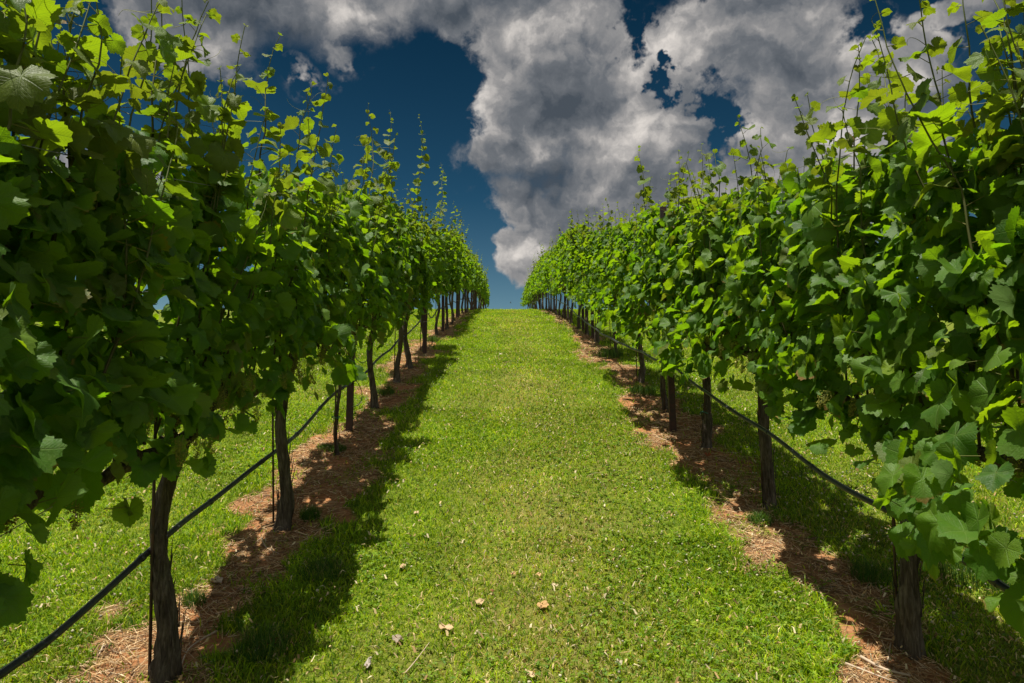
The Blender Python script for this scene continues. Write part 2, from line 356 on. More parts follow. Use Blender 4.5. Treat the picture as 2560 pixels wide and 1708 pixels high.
# ------------------------------------------------------------------ ground: one sheet, the two bare strips cut out of it as soil
def grow(a, step, f, end):
    out = [a]; 
    while abs(out[-1] - a) < end: out.append(out[-1] + step); step *= f
    return out[1:]
xs = np.array(sorted(grow(-3.0, -0.06, 1.12, 500)) + list(np.arange(-3.0, 3.4001, 0.04)) + grow(3.4, 0.06, 1.12, 500))
ys = np.array(sorted(grow(0.4, -0.06, 1.12, 200)) + list(np.arange(0.4, 12, 0.04)) + list(np.arange(12, 34, 0.10)) + grow(34, 0.12, 1.12, 700))
gx, gy = np.meshgrid(xs, ys); GZ = gz(gx, gy)
sw = soil_w(gx, gy); sw = np.where((gy > -8) & (gy < 60), sw, -1)
dry = np.exp(-((gx - 0.28) / 0.55) ** 2) * .8 + (fbm(gx * .9, gy * .5, 61) - .5) * 1.6
gcol = np.stack([np.clip(0.5 + sw * 4, 0, 1), np.clip(dry, 0, 1), np.zeros_like(dry)], -1).reshape(-1, 3)
gv = np.stack([gx, gy, GZ], -1).reshape(-1, 3); nx, ny = len(xs), len(ys)
ii = (np.arange(ny - 1)[:, None] * nx + np.arange(nx - 1)[None]).ravel(); gq = np.stack([ii, ii + 1, ii + nx + 1, ii + nx], -1)
fc = sw[:-1, :-1].ravel(); fxc = gx[:-1, :-1].ravel()
def submesh(name, sel):
    q = gq[sel]; used, inv = np.unique(q, return_inverse=True)
    return mesh_obj(name, gv[used], [inv.reshape(-1, 4)], GROUND, col=gcol[used])
tag(submesh('ground', fc <= 0), 'mown grassy slope rising to a crest between two rows of vines', kind='structure')
tag(submesh('soil_strip', (fc > 0) & (fxc < 0)), 'bare orange clay strip littered with straw under the left row of vines', kind='structure')
tag(submesh('soil_strip', (fc > 0) & (fxc > 0)), 'bare orange clay strip littered with straw under the right row of vines', kind='structure')

# ------------------------------------------------------------------ grapevines
def leaf_template(nout, rings, teeth):
    th = np.linspace(-np.pi, np.pi, nout + 1)[:-1] + np.pi / nout
    kx = np.array([0, 14, 28, 50, 66, 78, 100, 125, 150, 169, 180.]); kr = np.array([1.0, .87, .82, .93, .84, .76, .82, .74, .68, .55, .10])
    r = np.interp(np.abs(np.degrees(th)), kx, kr)
    if teeth: r = r * (1 + 0.05 * np.where(np.arange(nout) % 2, 1, -1))
    ring = [np.zeros((1, 2))]
    for f in rings: ring.append(np.stack([np.sin(th) * r * f, np.cos(th) * r * f], -1))
    v = np.vstack(ring); v[:, 0] *= 1.03
    tri = []; quad = []; j = np.arange(nout - 1)
    tri = np.stack([np.zeros(nout - 1, int), 1 + j + 1, 1 + j], -1)
    for k in range(len(rings) - 1):
        a = 1 + k * nout; quad.append(np.stack([a + j, a + j + 1, a + nout + j + 1, a + nout + j], -1))
    return v, tri, (np.vstack(quad) if quad else np.zeros((0, 4), int))
LOD = [leaf_template(44, (0.45, 0.8, 1.0), True), leaf_template(26, (0.55, 1.0), True), leaf_template(13, (1.0,), False)]
def add_leaves(acc, Pt, N, T, S, tint, young, lod, g):
    tv, tri, quad = LOD[lod]; k = len(Pt)
    N = nrm(N); T = nrm(T - (T * N).sum(-1, keepdims=True) * N); X = np.cross(T, N)
    x = tv[None, :, 0] * g.uniform(.80, 1.18, (k, 1)); y = np.broadcast_to(tv[None, :, 1], x.shape); r2 = x * x + y * y
    fold = g.uniform(-.05, .55, (k, 1)); cup = g.uniform(-.25, .35, (k, 1)); dr = g.uniform(-.1, .5, (k, 1))
    ph = g.uniform(0, 6.28, (k, 1)); wv = g.uniform(.04, .15, (k, 1)); th = np.arctan2(x, y)
    z = fold * np.abs(x) - cup * r2 - dr * np.clip(y, 0, None) ** 2 + wv * np.sin(th * g.integers(3, 6, (k, 1)) + ph) * np.sqrt(r2) * 1.2
    tw = g.uniform(-.5, .5, (k, 1)); z = z + tw * x * y
    v = Pt[:, None] + S[:, None, None] * (x[..., None] * X[:, None] + y[..., None] * T[:, None] + z[..., None] * N[:, None])
    m = tv.shape[0]; off = (np.arange(k) * m)[:, None, None]
    c = np.stack([np.repeat(tint, m), np.repeat(young, m), np.repeat(g.random(k), m)], -1)
    acc.add(v.reshape(-1, 3), (quad[None] + off).reshape(-1, 4) if len(quad) else None, (tri[None] + off).reshape(-1, 3), c=c,
            u=np.stack([x, y], -1).reshape(-1, 2))
def add_sticks(acc, A, B, ra, rb, col):      # many thin three-sided stalks
    A = np.asarray(A); B = np.asarray(B); k = len(A); d = nrm(B - A); u = nrm(np.cross(d, np.array([.31, .2, .93]))); w = np.cross(d, u); vs = []
    for base, r in ((A, ra), (B, rb)):
        for a in (0, 2.094, 4.189): vs.append(base + r * (math.cos(a) * u + math.sin(a) * w))
    v = np.stack(vs, 1).reshape(-1, 3); off = (np.arange(k) * 6)[:, None, None]
    q = np.array([[0, 1, 4, 3], [1, 2, 5, 4], [2, 0, 3, 5]])[None] + off
    acc.add(v, q.reshape(-1, 4), c=np.repeat(col, 6, 0) if np.ndim(col) == 2 else np.broadcast_to(np.array(col, float), (k * 6, 3)))
def half_width(h, right=True):
    return np.interp(h, [.55, .75, 1.0, 1.4, 1.8, 2.05, 2.25], [.26, .36, .38, .30, .19, .12, .06] if right else [.18, .27, .30, .26, .18, .11, .06])
def shoot(g, start, length, lean, lod, L, st, heroic=False, aim=None):
    """one cane: returns leaf lists; start is relative to the vine's base"""
    step = 0.062 if not heroic else 0.072; nn = max(4, int(length / step)); p = np.array(start, float); d = nrm(np.array([lean[0], lean[1], 1.0]))
    pts = [p.copy()]; side = g.choice([-1, 1]); ph0 = g.uniform(0, 6.28)
    for i in range(nn):
        d = nrm(d + g.normal(0, .055 if not heroic else .15, 3) + np.array([0, 0, 0.05]))
        if aim is not None: d = nrm(d + .55 * nrm(aim - p) * min(1, 3 * np.linalg.norm(aim - p)))
        p = p + d * step
        if p[2] < 2.0: p[0] = np.clip(p[0], -.24, .24)
        pts.append(p.copy()); f = i / nn
        if i < 1: continue
        s_ = side if i % 2 else -side
        a = ph0 + g.normal(0, .5) + (0 if s_ > 0 else np.pi)
        o = np.array([math.cos(a), math.sin(a) * (.7 if not heroic else 1), 0.35 + g.normal(0, .2)]); o = nrm(o)
        size = (g.uniform(.055, .095) if not heroic else g.uniform(.045, .092)) * (1 if f < .6 else max(.16, 1 - (f - .6) * 2.2))
        pl = size * g.uniform(.7, 1.1); b = p + o * pl
        nv = o * g.uniform(.1, .8) + np.array([0, 0, g.uniform(.3, 1.1)]) + g.normal(0, .3, 3)
        tv = o * .8 + np.array([0, 0, -g.uniform(.3, 1.3)]) + g.normal(0, .3, 3)
        yg = np.clip((f - .6) * 1.9, 0, 1) * g.uniform(.5, 1); yg = max(yg, g.uniform(.25, .85) if p[2] > 1.95 else 0.0)
        L.append((b, nv, tv, size, np.clip(g.normal(.5, .22) + .15 * f, 0, 1), yg))
        if lod < 2: st['A'].append(p.copy()); st['B'].append(b); st['r'].append(.0016 if size > .05 else .0010)
        if lod < 2 and f > .45 and i % 3 == 1 and g.random() < .6 and p[2] > 1.9:            # tendril opposite the leaf
            tl = g.uniform(.08, .2); q0 = p.copy(); dd = nrm(-o + np.array([0, 0, .5])); tp = [q0.copy()]; cu = nrm(g.normal(0, 1, 3)) * g.uniform(.12, .5)
            for k in range(9):
                dd = nrm(dd + np.cross(dd, cu) * (k * .22)); q0 = q0 + dd * tl / 9; tp.append(q0.copy())
            st['T'].append(np.array(tp))
    st['S'].append(np.array(pts))
def make_vine(x, y, seed, lod, row, heroes=(), thick=1.0, bend=(0, 0), arms=(.68, .68), lowleaf=0):
    g = np.random.default_rng(seed); zb = float(gz(x, y)); root = empty('grapevine', (x, y, zb))
    sl = TS - 2 * KQ * max(0, min(y - Y0, 90)) if y > Y0 else TS       # local steepness, so that arms and canopy follow the hill
    cz = g.uniform(.88, .95); ns = (22, 14, 7)[lod]; nr = (46, 22, 8)[lod]
    t = np.linspace(0, 1, nr)
    bx, by = g.normal(0, .032, 2) + np.array(bend); b2 = g.normal(0, .02, 2)
    cx = bx * np.sin(t * 3.0) + b2[0] * np.sin(t * 7) ; cy = by * np.sin(t * 2.7) + b2[1] * np.sin(t * 6)
    r = .031 * thick * (1 + .85 * np.exp(-t * 13) + .24 * np.exp(-((t - g.uniform(.1, .25)) / .06) ** 2) + .18 * np.exp(-((t - 1) / .12) ** 2)) * (1 - .18 * t)
    a = Acc(); tube(a, np.stack([cx, cy, -.05 + t * (cz + .04)], -1), r, ns, ridge=(.50 if lod < 2 else .25), seed=seed)
    if lod == 0:                                                       # loose strips of bark standing off the trunk
        k = 46; zt = g.uniform(.05, cz - .12, k); aa = g.uniform(0, 6.28, k); rr = np.interp(zt / cz, t, r) * 1.04
        c_x = np.interp(zt / cz, t, cx); c_y = np.interp(zt / cz, t, cy); o = np.stack([np.cos(aa), np.sin(aa), 0 * aa], -1)
        A_ = np.stack([c_x, c_y, zt], -1) + o * rr[:, None]
        B_ = A_ + o * g.uniform(.002, .012, (k, 1)) + np.stack([g.normal(0, .006, k), g.normal(0, .006, k), g.uniform(.05, .13, k)], -1)
        add_sticks(a, A_, B_, .0035, .0014, (.5, .5, .5))
    tr = a.build('trunk', BARK, root)
    top = np.array([cx[-1], cy[-1], cz - .03])
    for sg, ln in ((1, arms[1]), (-1, arms[0])):
        k = (18, 10, 5)[lod]; u = np.linspace(0, 1, k); jit = np.cumsum(g.normal(0, .010, (k, 3)), 0) * np.array([1, 1, .7])
        pts = top + np.stack([0 * u, sg * ln * u, .035 * np.sin(u * 1.5) + sg * sl * ln * u], -1) + jit * np.minimum(1, u * 3)[:, None]
        a = Acc(); tube(a, pts, (.024 * thick) * (1 - .35 * u) * (1 + .2 * np.abs(np.sin(u * 16 + seed))), (14, 9, 5)[lod], ridge=.3, seed=seed + 5)
        if lod < 2:                                                    # spurs on the arm
            for k2 in range(5):
                q = pts[int((k2 + .7) / 5.4 * (k - 1))]; tube(a, np.array([q, q + [g.normal(0, .01), g.normal(0, .01), .03], q + [g.normal(0, .02), g.normal(0, .02), .065]]), [.016, .014, .009], 7, ridge=.3, seed=k2)
        a.build('cordon_arm', BARK, root)
    # canes with their leaves
    L = []; st = dict(A=[], B=[], r=[], T=[], S=[])
    tall = .22 if y < 2.2 else 0; n_sh = (17, 15, 11)[lod] + (5 if tall else 0)
    for i in range(n_sh):
        yy = -.66 + 1.32 * (i + g.random()) / n_sh
        flop = g.random() < .22
        ln = tall + (g.uniform(1.05, 1.42) if g.random() > .36 else g.uniform(1.40, 1.82))
        shoot(g, (g.normal(0, .03), yy, cz + .03 + sl * yy), ln, (g.normal(0, .16) if not flop else g.choice([-1, 1]) * .45, g.normal(0, .12)), lod, L, st)
    for (hy, hz0, tx, ty, tz) in heroes:                               # the long canes that stand against the sky in the photo
        ln = math.sqrt((tx) ** 2 + (ty - hy) ** 2 + (tz - hz0) ** 2)
        k = len(st['S']); shoot(g, (tx * .4, hy, hz0), ln * 1.04, (tx / max(tz - hz0, .2), (ty - hy) / max(tz - hz0, .2)), lod, L, st, True, np.array([tx, ty, tz]))
    # leaves of the side shoots that close the two faces of the canopy
    k = (820, 680, 450)[lod] + (150 if x > 0 and lod == 0 else -280 if lod == 0 else 0)
    hmin = (.94 if y < 2 else .83) if x < 0 else (.74 if y < 3.6 else .74); h = hmin + ((2.0, 2.12, 2.26)[lod] + .12 * math.sin(seed) - hmin) * g.random(k) ** .95; s = np.where(g.random(k) < .58, -np.sign(x), np.sign(x)); yy = g.uniform(-.72, .72, k)
    clump = fbm(yy * 3 + seed * 7.7, h * 3, seed, 2)
    hw = half_width(h, x > 0) * (1 if x > 0 else .76 if y > 7 else .86) * (.62 + .75 * clump) * (.55 + .9 * vn((y + yy) * 1.5, h * 1.2, 71 + int(x > 0))) * g.uniform(.75, 1.1, k)
    inner = g.random(k) < .18; hw = np.where(inner, hw * g.random(k), hw)
    keep = (clump > .25) & ~((h < hmin + .12) & (g.random(k) < .5)); 
    Pp = np.stack([s * hw, yy, h + sl * yy], -1)
    if lowleaf:
        q = int(lowleaf); Pl = np.stack([-np.sign(x) * g.uniform(0, .3, q), g.uniform(-.7, .5, q), g.uniform(.60, .88, q)], -1); Pl[:, 2] += sl * Pl[:, 1]
        Pp = np.vstack([Pp, Pl]); s = np.concatenate([s, np.full(q, -np.sign(x))]); keep = np.concatenate([keep, np.ones(q, bool)]); h = np.concatenate([h, Pl[:, 2]]); k += q
    o = np.stack([s, 0 * s, 0 * s], -1)
    Nn = o * g.uniform(.25, 1.1, (k, 1)) + np.array([0, 0, 1.]) * g.uniform(.1, .95, (k, 1)) + g.normal(0, .33, (k, 3))
    Tt = np.array([0, 0, -1.]) * g.uniform(.6, 1.4, (k, 1)) + o * g.uniform(.1, .6, (k, 1)) + g.normal(0, .36, (k, 3))
    Ss = g.uniform(.045, .084, k) * np.where(g.random(k) < .16, .6, 1.0)
    tint = np.clip(g.normal(.42, .24, k), 0, 1); yg = np.where(g.random(k) < .07, g.uniform(.3, .9, k), 0)
    sel = np.where(keep)[0]; acc = Acc()
    lowest = .76 if x < 0 else .52
    L = [q for q in L if q[0][2] - sl * q[0][1] > lowest]
    if L:
        b, nv, tv, sz, ti, yo = zip(*L)
        add_leaves(acc, np.array(b), np.array(nv), np.array(tv), np.array(sz), np.array(ti), np.array(yo), lod, g)
    add_leaves(acc, Pp[sel], Nn[sel], Tt[sel], Ss[sel], tint[sel], yg[sel], lod, g)
    acc.build('foliage', LEAF, root)
    a = Acc()
    for p in st['S']:
        k = len(p); u = np.linspace(0, 1, k); ip = p if lod < 2 else p[::3]; u = u if lod < 2 else u[::3]
        colr = (1 - u)[:, None] * np.array([.055, .040, .016]) + u[:, None] * np.array([.10, .13, .025])
        before = a.n; tube(a, ip, .0060 - .0042 * u, 5 if lod < 2 else 3, caps=False); a.c[-1] = np.repeat(colr, 5 if lod < 2 else 3, 0)
    if st['A']: add_sticks(a, st['A'], st['B'], .0016, .0013, (.16, .15, .035))
    for p in st['T']: tube(a, p, np.linspace(.0013, .0006, len(p)), 3, col=(.16, .17, .03), caps=False)
    if lod < 2:
        sel2 = sel[g.random(len(sel)) < .5]; add_sticks(a, Pp[sel2], Pp[sel2] - np.stack([s[sel2] * .05, g.normal(0, .03, len(sel2)), g.uniform(-.02, .05, len(sel2))], -1), .0014, .0016, (.15, .16, .035))
    a.build('canes', SOFT, root)
    return root, cz, sl

def flower_cluster_mesh(seed):
    g = np.random.default_rng(seed); a = Acc(); ax = []
    pts = np.array([[0, 0, 0], [.004, .002, -.03], [.006, 0, -.07], [.002, .004, -.12]]); tube(a, pts, [.002, .0017, .0013, .0008], 4, col=(.17, .19, .04))
    k = 120; f = g.random(k) ** .8; wd = .032 * (1 - f) ** .6 + .006; an = g.uniform(0, 6.28, k); rr = wd * np.sqrt(g.random(k))
    c = np.stack([np.cos(an) * rr, np.sin(an) * rr, -.012 - f * .108 - rr * .3], -1)
    oc = np.array([[1, 0, 0], [-1, 0, 0], [0, 1, 0], [0, -1, 0], [0, 0, 1], [0, 0, -1]]) * .0032
    tr = np.array([[0, 2, 4], [2, 1, 4], [1, 3, 4], [3, 0, 4], [2, 0, 5], [1, 2, 5], [3, 1, 5], [0, 3, 5]])
    v = (c[:, None] + oc[None] * g.uniform(.7, 1.3, (k, 1, 1))).reshape(-1, 3)
    cc = np.array([.27, .26, .035]) * g.uniform(.6, 1.25, (k, 1)); a.add(v, t=(tr[None] + (np.arange(k) * 6)[:, None, None]).reshape(-1, 3), c=np.repeat(cc, 6, 0))
    B = c[::2]; A_ = np.stack([0 * B[:, 0], 0 * B[:, 0], B[:, 2] + rr[::2] * .5], -1); add_sticks(a, A_, B, .0007, .0005, (.17, .19, .04))
    return a
CLUST = [flower_cluster_mesh(i).build('flower_cluster', SOFT).data for i in range(3)]
for o in [o for o in C.collection.objects if o.name.startswith('flower_cluster')]: bpy.data.objects.remove(o)

def hero(side, tipx, tipy, drop=0.75, leany=0.0, dx=0.0):    # tip read off the photo, in the plane of its row
    X = (XL if side < 0 else XR) + dx; p = on_x(*D(tipx, tipy), X)
    return (side, p[1], p[2], drop, leany, dx)
HERO = [hero(-1, 318, -60, 1.1, .05, .1), hero(-1, 440, 0, .9, .05, .05), hero(-1, 648, 62, 1.0, .15, .05), hero(-1, 372, -10, .7, 0), hero(-1, 700, 200, .8, -.1), hero(-1, 862, 245, .8, .2),
        hero(-1, 905, 262, .7, .1), hero(-1, 962, 270, .8, .35), hero(-1, 1015, 378, .9, .9), hero(-1, 1040, 462, .6, .2), hero(-1, 200, -30, .9, 0, .15), hero(-1, 90, -90, .9, 0, .2), hero(-1, 250, -40, .8, 0.1, .1), hero(-1, 30, -130, 1.0, 0, .1), hero(-1, 150, -90, 1.0, .1, .12), hero(-1, 10, -60, .9, .1, .05), hero(-1, 400, 120, .8, .1, .1), hero(-1, 540, 150, .7, .1, .05), hero(-1, 600, 240, .6, 0, .05), hero(-1, 760, 300, .6, .1),
        hero(1, 1970, 95, 1.1, .35, -.05), hero(1, 1985, 110, 1.0, -.3, -.05), hero(1, 2108, 175, .8, .05), hero(1, 2226, -30, 1.0, -.1, -.1), hero(1, 2290, -60, 1.0, .1, -.1), hero(1, 1872, 222, .7, -.1),
        hero(1, 1692, 268, .6, 0), hero(1, 1722, 285, .6, -.1), hero(1, 1560, 395, .5, 0), hero(1, 1480, 332, .8, .05), hero(1, 2190, 260, .6, .2), hero(1, 2310, 60, .9, .1, -.1), hero(1, 2260, 120, .8, 0, -.1), hero(1, 2345, 150, .8, 0, -.05), hero(1, 2040, 240, .7, .2, -.05), hero(1, 1800, 330, .6, -.1), hero(1, 1285, 668, .33, 1.7, -.40), hero(1, 1300, 674, .30, 1.5, -.36), hero(1, 2330, -40, .9, 0, -.15), hero(1, 1640, 330, .5, .05)]
Lb = [(412, 1694), (703, 1323), (839, 1138), (928, 1024), (991, 958), (1026, 920), (1054, 880), (1080, 839)]
Rb = [(2276, 1623), (1928, 1269), (1765, 1122), (1653, 1030), (1600, 958), (1548, 892), (1511, 858)]
SP = 1.36
def row_bases(px, X0):
    b = [on_ground(*p)[:2] for p in px]; b = [(0.25 * q[0] + 0.75 * X0, q[1]) if i > 1 else (q[0], q[1]) for i, q in enumerate(b)]
    ys_ = [q[1] for q in b]; out = [(X0, ys_[0] - SP)] + b; y = ys_[-1]
    while y < 47: y += SP * rng.uniform(.92, 1.08); out.append((X0 + rng.normal(0, .02), y))
    return out
LV, RV = row_bases(Lb, XL), row_bases(Rb, XR)
ORD = ['nearest', 'first', 'second', 'third', 'fourth', 'fifth', 'sixth', 'seventh', 'eighth', 'ninth', 'tenth']
LOOK = {(-1, 0): 'leafy grapevine cut by the left edge of the photo, its trunk out of frame',
        (-1, 1): 'grapevine with a thick dark shaggy trunk in the lower left, largest on that side',
        (-1, 2): 'grapevine with a knobbly pale brown trunk standing in straw, second trunk of the left row',
        (-1, 3): 'grapevine with a very thin young trunk just in front of the left brown steel post',
        (-1, 4): 'grapevine with a straight brown trunk just behind the left brown steel post',
        (1, 0): 'leafy grapevine cut by the right edge of the photo, its trunk out of frame',
        (1, 1): 'grapevine with a thick gnarled trunk in the lower right, largest trunk on the right',
        (1, 2): 'grapevine with a slanting reddish brown trunk, second trunk of the right row',
        (1, 3): 'grapevine with straight trunk and thin rod, just in front of the right steel post',
        (1, 4): 'grapevine with a bent trunk just behind the right brown steel post'}
vines = []
for side, row in ((-1, LV), (1, RV)):
    sname = 'left' if side < 0 else 'right'
    hs = [h for h in HERO if h[0] == side]; ry = np.array([q[1] for q in row])
    for i, (x, y) in enumerate(row):
        lod = 0 if y < 6.2 else 1 if y < 15 else 2
        he = []
        for h in hs:
            if np.argmin(np.abs(ry - h[1])) == i:
                zb = float(gz(x, y)); he.append((h[1] - h[4] - y, min(h[2] - h[3] - zb, 1.75), h[5], h[1] - y, h[2] - zb))
        thick = {(-1, 1): 1.05, (-1, 3): .42, (1, 1): 1.35, (-1, 2): 1.1}.get((side, i), rng.uniform(.85, 1.15))
        bend = {(-1, 1): (.035, 0), (1, 4): (-.07, .02), (1, 2): (-.03, 0)}.get((side, i), (0, 0))
        r, cz, sl_ = make_vine(x, y, 100 + i * 7 + (0 if side < 0 else 1000), lod, row, he, thick, bend, lowleaf={(1, 0): 14}.get((side, i), 0))
        if (side, i) in LOOK: lab = LOOK[(side, i)]
        elif i <= 10: lab = f'grapevine with a dark trunk, {ORD[i]} trunk up the hill in the {sname} row'
        else: lab = f'small distant grapevine close to the crest in the {sname} row'
        tag(r, lab, 'grapevine', 'grapevines trained in the ' + sname + ' row')
        vines.append((side, i, x, y, r, cz))
        if lod < 2 or y < 18:
            g = np.random.default_rng(i * 31 + (side > 0))
            for k in range((10 if i == 0 else 26) if y < 4.6 else 18 if y < 7 else 8):
                c = bpy.data.objects.new('flower_cluster', CLUST[k % 3]); C.collection.objects.link(c); c.parent = r
                yy = g.uniform(-.6, .6); c.location = (-side * g.uniform(.0, .27), yy, cz + g.uniform(.05, .24) + sl_ * yy)
                c.rotation_euler = (g.normal(0, .3), g.normal(0, .3), g.uniform(0, 6.28)); s_ = g.uniform(.6, 1.05); c.scale = (s_, s_, s_)

# ------------------------------------------------------------------ stakes, posts, wires, hoses
STL = ['thin dark rod tied beside the thick trunk in the lower left corner', 'thin dark rod on the left side of the second trunk of the left row', 'thin rod beside the very slender trunk before the left post']
for side, i, x, y, r, cz in vines:
    if i < 1 or y > 30: continue
    g = np.random.default_rng(i * 5 + 3 + (side > 0)); sx = x - .045 if i not in (3,) else x - .02; sy = y + g.uniform(-.04, .02)
    z = float(gz(sx, sy)); e = empty('training_stake', (sx, sy, z)); a = Acc(); lx, ly = g.normal(0, .02, 2)
    tube(a, [[0, 0, -.1], [lx * .5, ly * .5, .55], [lx, ly, 1.25]], .0062, 8 if y < 8 else 5, caps=True); a.build('rod', ROD, e)
    if y < 12:
        for zz in ((.86,) if i != 3 else (.3, .62)):
            a = Acc(); th = np.linspace(0, 2 * np.pi, 15); rr = (.058 if i != 3 else .032)
            cxx = x - sx - .02; tube(a, np.stack([cxx / 1 + rr * np.cos(th) , rr * np.sin(th), zz + .008 * np.sin(th * 2)], -1), .003, 5, caps=False); a.build('tie', TIE, e)
    sname = 'left' if side < 0 else 'right'
    if side < 0 and i <= 3: lab = STL[i - 1]
    elif side > 0 and i == 1: lab = 'thin dark rod on the left of the thick trunk in the lower right'
    elif i <= 9: lab = f'thin dark rod standing beside the {ORD[i]} vine trunk of the {sname} row'
    else: lab = f'tiny distant rod among the last visible trunks of the {sname} row'
    tag(e, lab, 'vine stake', 'training stakes beside the vine trunks')

def post_profile(acc, H):           # rolled steel section with lips
    pr = np.array([[-.028, -.020], [-.028, .020], [-.020, .020], [-.020, -.012], [.020, -.012], [.020, .020], [.028, .020], [.028, -.020]])
    zz = np.array([-.3, H]); v = np.array([[x, y, z] for z in zz for (x, y) in pr]); k = len(pr)
    q = [[j, (j + 1) % k, k + (j + 1) % k, k + j] for j in range(k)]
    q += [[k + 0, k + 3, k + 2, k + 1], [k + 0, k + 7, k + 4, k + 3], [k + 4, k + 7, k + 6, k + 5]]
    acc.add(v, q)
def post(px, py, side, lab, tilt, y=None, dx=0.0):
    if y is None: p = on_ground(px, py); x, y = p[0], p[1]
    else: x = (XL if side < 0 else XR) + dx
    e = empty('trellis_post', (x, y, float(gz(x, y)))); a = Acc(); post_profile(a, 2.08); b = a.build('post_body', STEEL, e, smooth=False)
    for zz in (.5, .96, 1.35, 1.72):
        a = Acc(); tube(a, [[-.034, -.024, zz - .012], [-.034, -.028, zz + .012], [0, -.030, zz + .016], [.034, -.028, zz + .012], [.034, -.024, zz - .012]], .0022, 5); a.build('wire_clip', WIRE, e)
    e.rotation_euler = (0, tilt, 0); tag(e, lab, 'post', 'brown steel trellis posts'); return x, y
pl1 = post(873, 1078, -1, 'brown steel post behind the very thin trunk, nearest post of the left row', R(0.3))
post(1062, 885, -1, 'second brown steel post up the hill in the left row', R(0.5))
pr1 = post(1683, 1080, 1, 'brown steel post with rusty face in the right row, nearest post on the right', R(-1.2))
post(1482, 848, 1, 'second brown steel post up the hill in the right row', R(-0.5))
for k in range(1, 6):
    for side, y1 in ((-1, pl1[1]), (1, pr1[1])):
        yy = y1 + 4.15 * (k + 1)
        if yy < 33: post(0, 0, side, f'small distant steel post close to the crest in the {"left" if side < 0 else "right"} row', rng.normal(0, .01), yy, rng.normal(0, .02))
for side in (-1, 1):
    X = XL if side < 0 else XR; sname = 'left' if side < 0 else 'right'
    for zz, dx, what in ((.93, 0.0, 'lowest trellis wire carrying the vine arms'), (1.55, -side * .12, 'middle catch wire running through the leaves'), (1.95, -side * .14, 'highest pale catch wire near the leaf tops')):
        a = Acc(); yy = np.arange(-1.2, 46, .6); xx = X + dx + .01 * np.sin(yy * 2.1)
        tube(a, np.stack([xx, yy, gz(X, yy) * 0 + gz(X, yy) + zz - .012 * np.sin(yy * np.pi / 4.15) ** 2], -1), .0016, 5)
        tag(a.build('trellis_wire', WIRE), f'{what} in the {sname} row', 'wire', 'trellis wires of the ' + sname + ' row')

def hose(side, ctrl, X, lab):
    g = np.random.default_rng(4 + side); cp = [on_x(*D(*c), X) for c in ctrl]; cp = sorted(cp, key=lambda p: p[1])
    d0 = cp[0] - cp[1]; first = cp[0] + d0 / np.linalg.norm(d0) * 1.6
    yl = cp[-1][1]; last = [np.array([X, yy, float(gz(X, yy)) + .50 + g.normal(0, .03)]) for yy in np.arange(yl + .9, 40, .9)]
    pts = smooth_pts([first] + cp + last, 7); k = len(pts)
    pts[:, 0] += np.cumsum(g.normal(0, .002, k)) * 0 + .012 * np.sin(pts[:, 1] * 3.3); pts[:, 2] += .006 * np.sin(pts[:, 1] * 5.1)
    e = empty('irrigation_hose', pts[0]); a = Acc(); tube(a, pts - pts[0], .0115, 10); a.build('tube', HOSE, e)
    a = Acc(); tube(a, pts - pts[0] + np.array([0, 0, .0145]), .0018, 5); a.build('carrier_wire', WIRE, e)
    s_ = np.concatenate([[0], np.cumsum(np.linalg.norm(np.diff(pts, axis=0), axis=1))])
    for q in np.arange(1.05, 9, .55 + .1):
        c = np.stack([np.interp([q - .014, q - .006, q + .006, q + .014], s_, pts[:, j]) for j in range(3)], -1) - pts[0] + np.array([0, 0, .001])
        a = Acc(); tube(a, c, [.0135, .0150, .0150, .0135], 10); a.build('coupling', HOSE, e)
    tag(e, lab, 'hose', 'black irrigation hoses strung along the rows')
hose(-1, [(0, 1545), (100, 1470), (200, 1385), (345, 1265), (430, 1195), (520, 1125), (640, 1028), (720, 958), (780, 893), (835, 860), (868, 825), (890, 805), (935, 765), (965, 738)], XL - .075,
     'thick black irrigation hose slanting behind the trunks of the left row')
hose(1, [(2330, 1365), (2240, 1310), (2080, 1200), (1960, 1130), (1810, 1030), (1700, 955), (1600, 885), (1545, 845), (1500, 822), (1440, 795), (1385, 768), (1330, 728), (1300, 700)], XR - .10,
     'black and grey irrigation hose passing in front of the trunks of the right row')
def drip(p0, mid, p1, lab):
    e = empty('drip_tube', p0); a = Acc(); tube(a, smooth_pts([p0 - p0] + [m - p0 for m in mid] + [p1 - p0], 8), .0035, 6); a.build('loop', HOSE, e); tag(e, lab, 'drip tube', 'thin drip tubes hanging from the hoses')
q = lambda x, y, X: on_x(*D(x, y), X)
drip(q(808, 862, XL), [q(822, 880, XL), q(831, 905, XL), q(824, 928, XL)], q(806, 934, XL), 'thin black tube looping down beside the nearest left post')
drip(q(812, 798, XL + .03), [q(817, 822, XL + .03), q(830, 832, XL + .03), q(842, 826, XL + .03)], q(846, 800, XL + .03), 'thick black tube loop tucked under the leaves beside the left post')
drip(q(1560, 850, XR - .1), [q(1572, 880, XR - .1), q(1566, 905, XR - .1)], q(1550, 900, XR - .1), 'thin black tube curling beside the nearest right post')

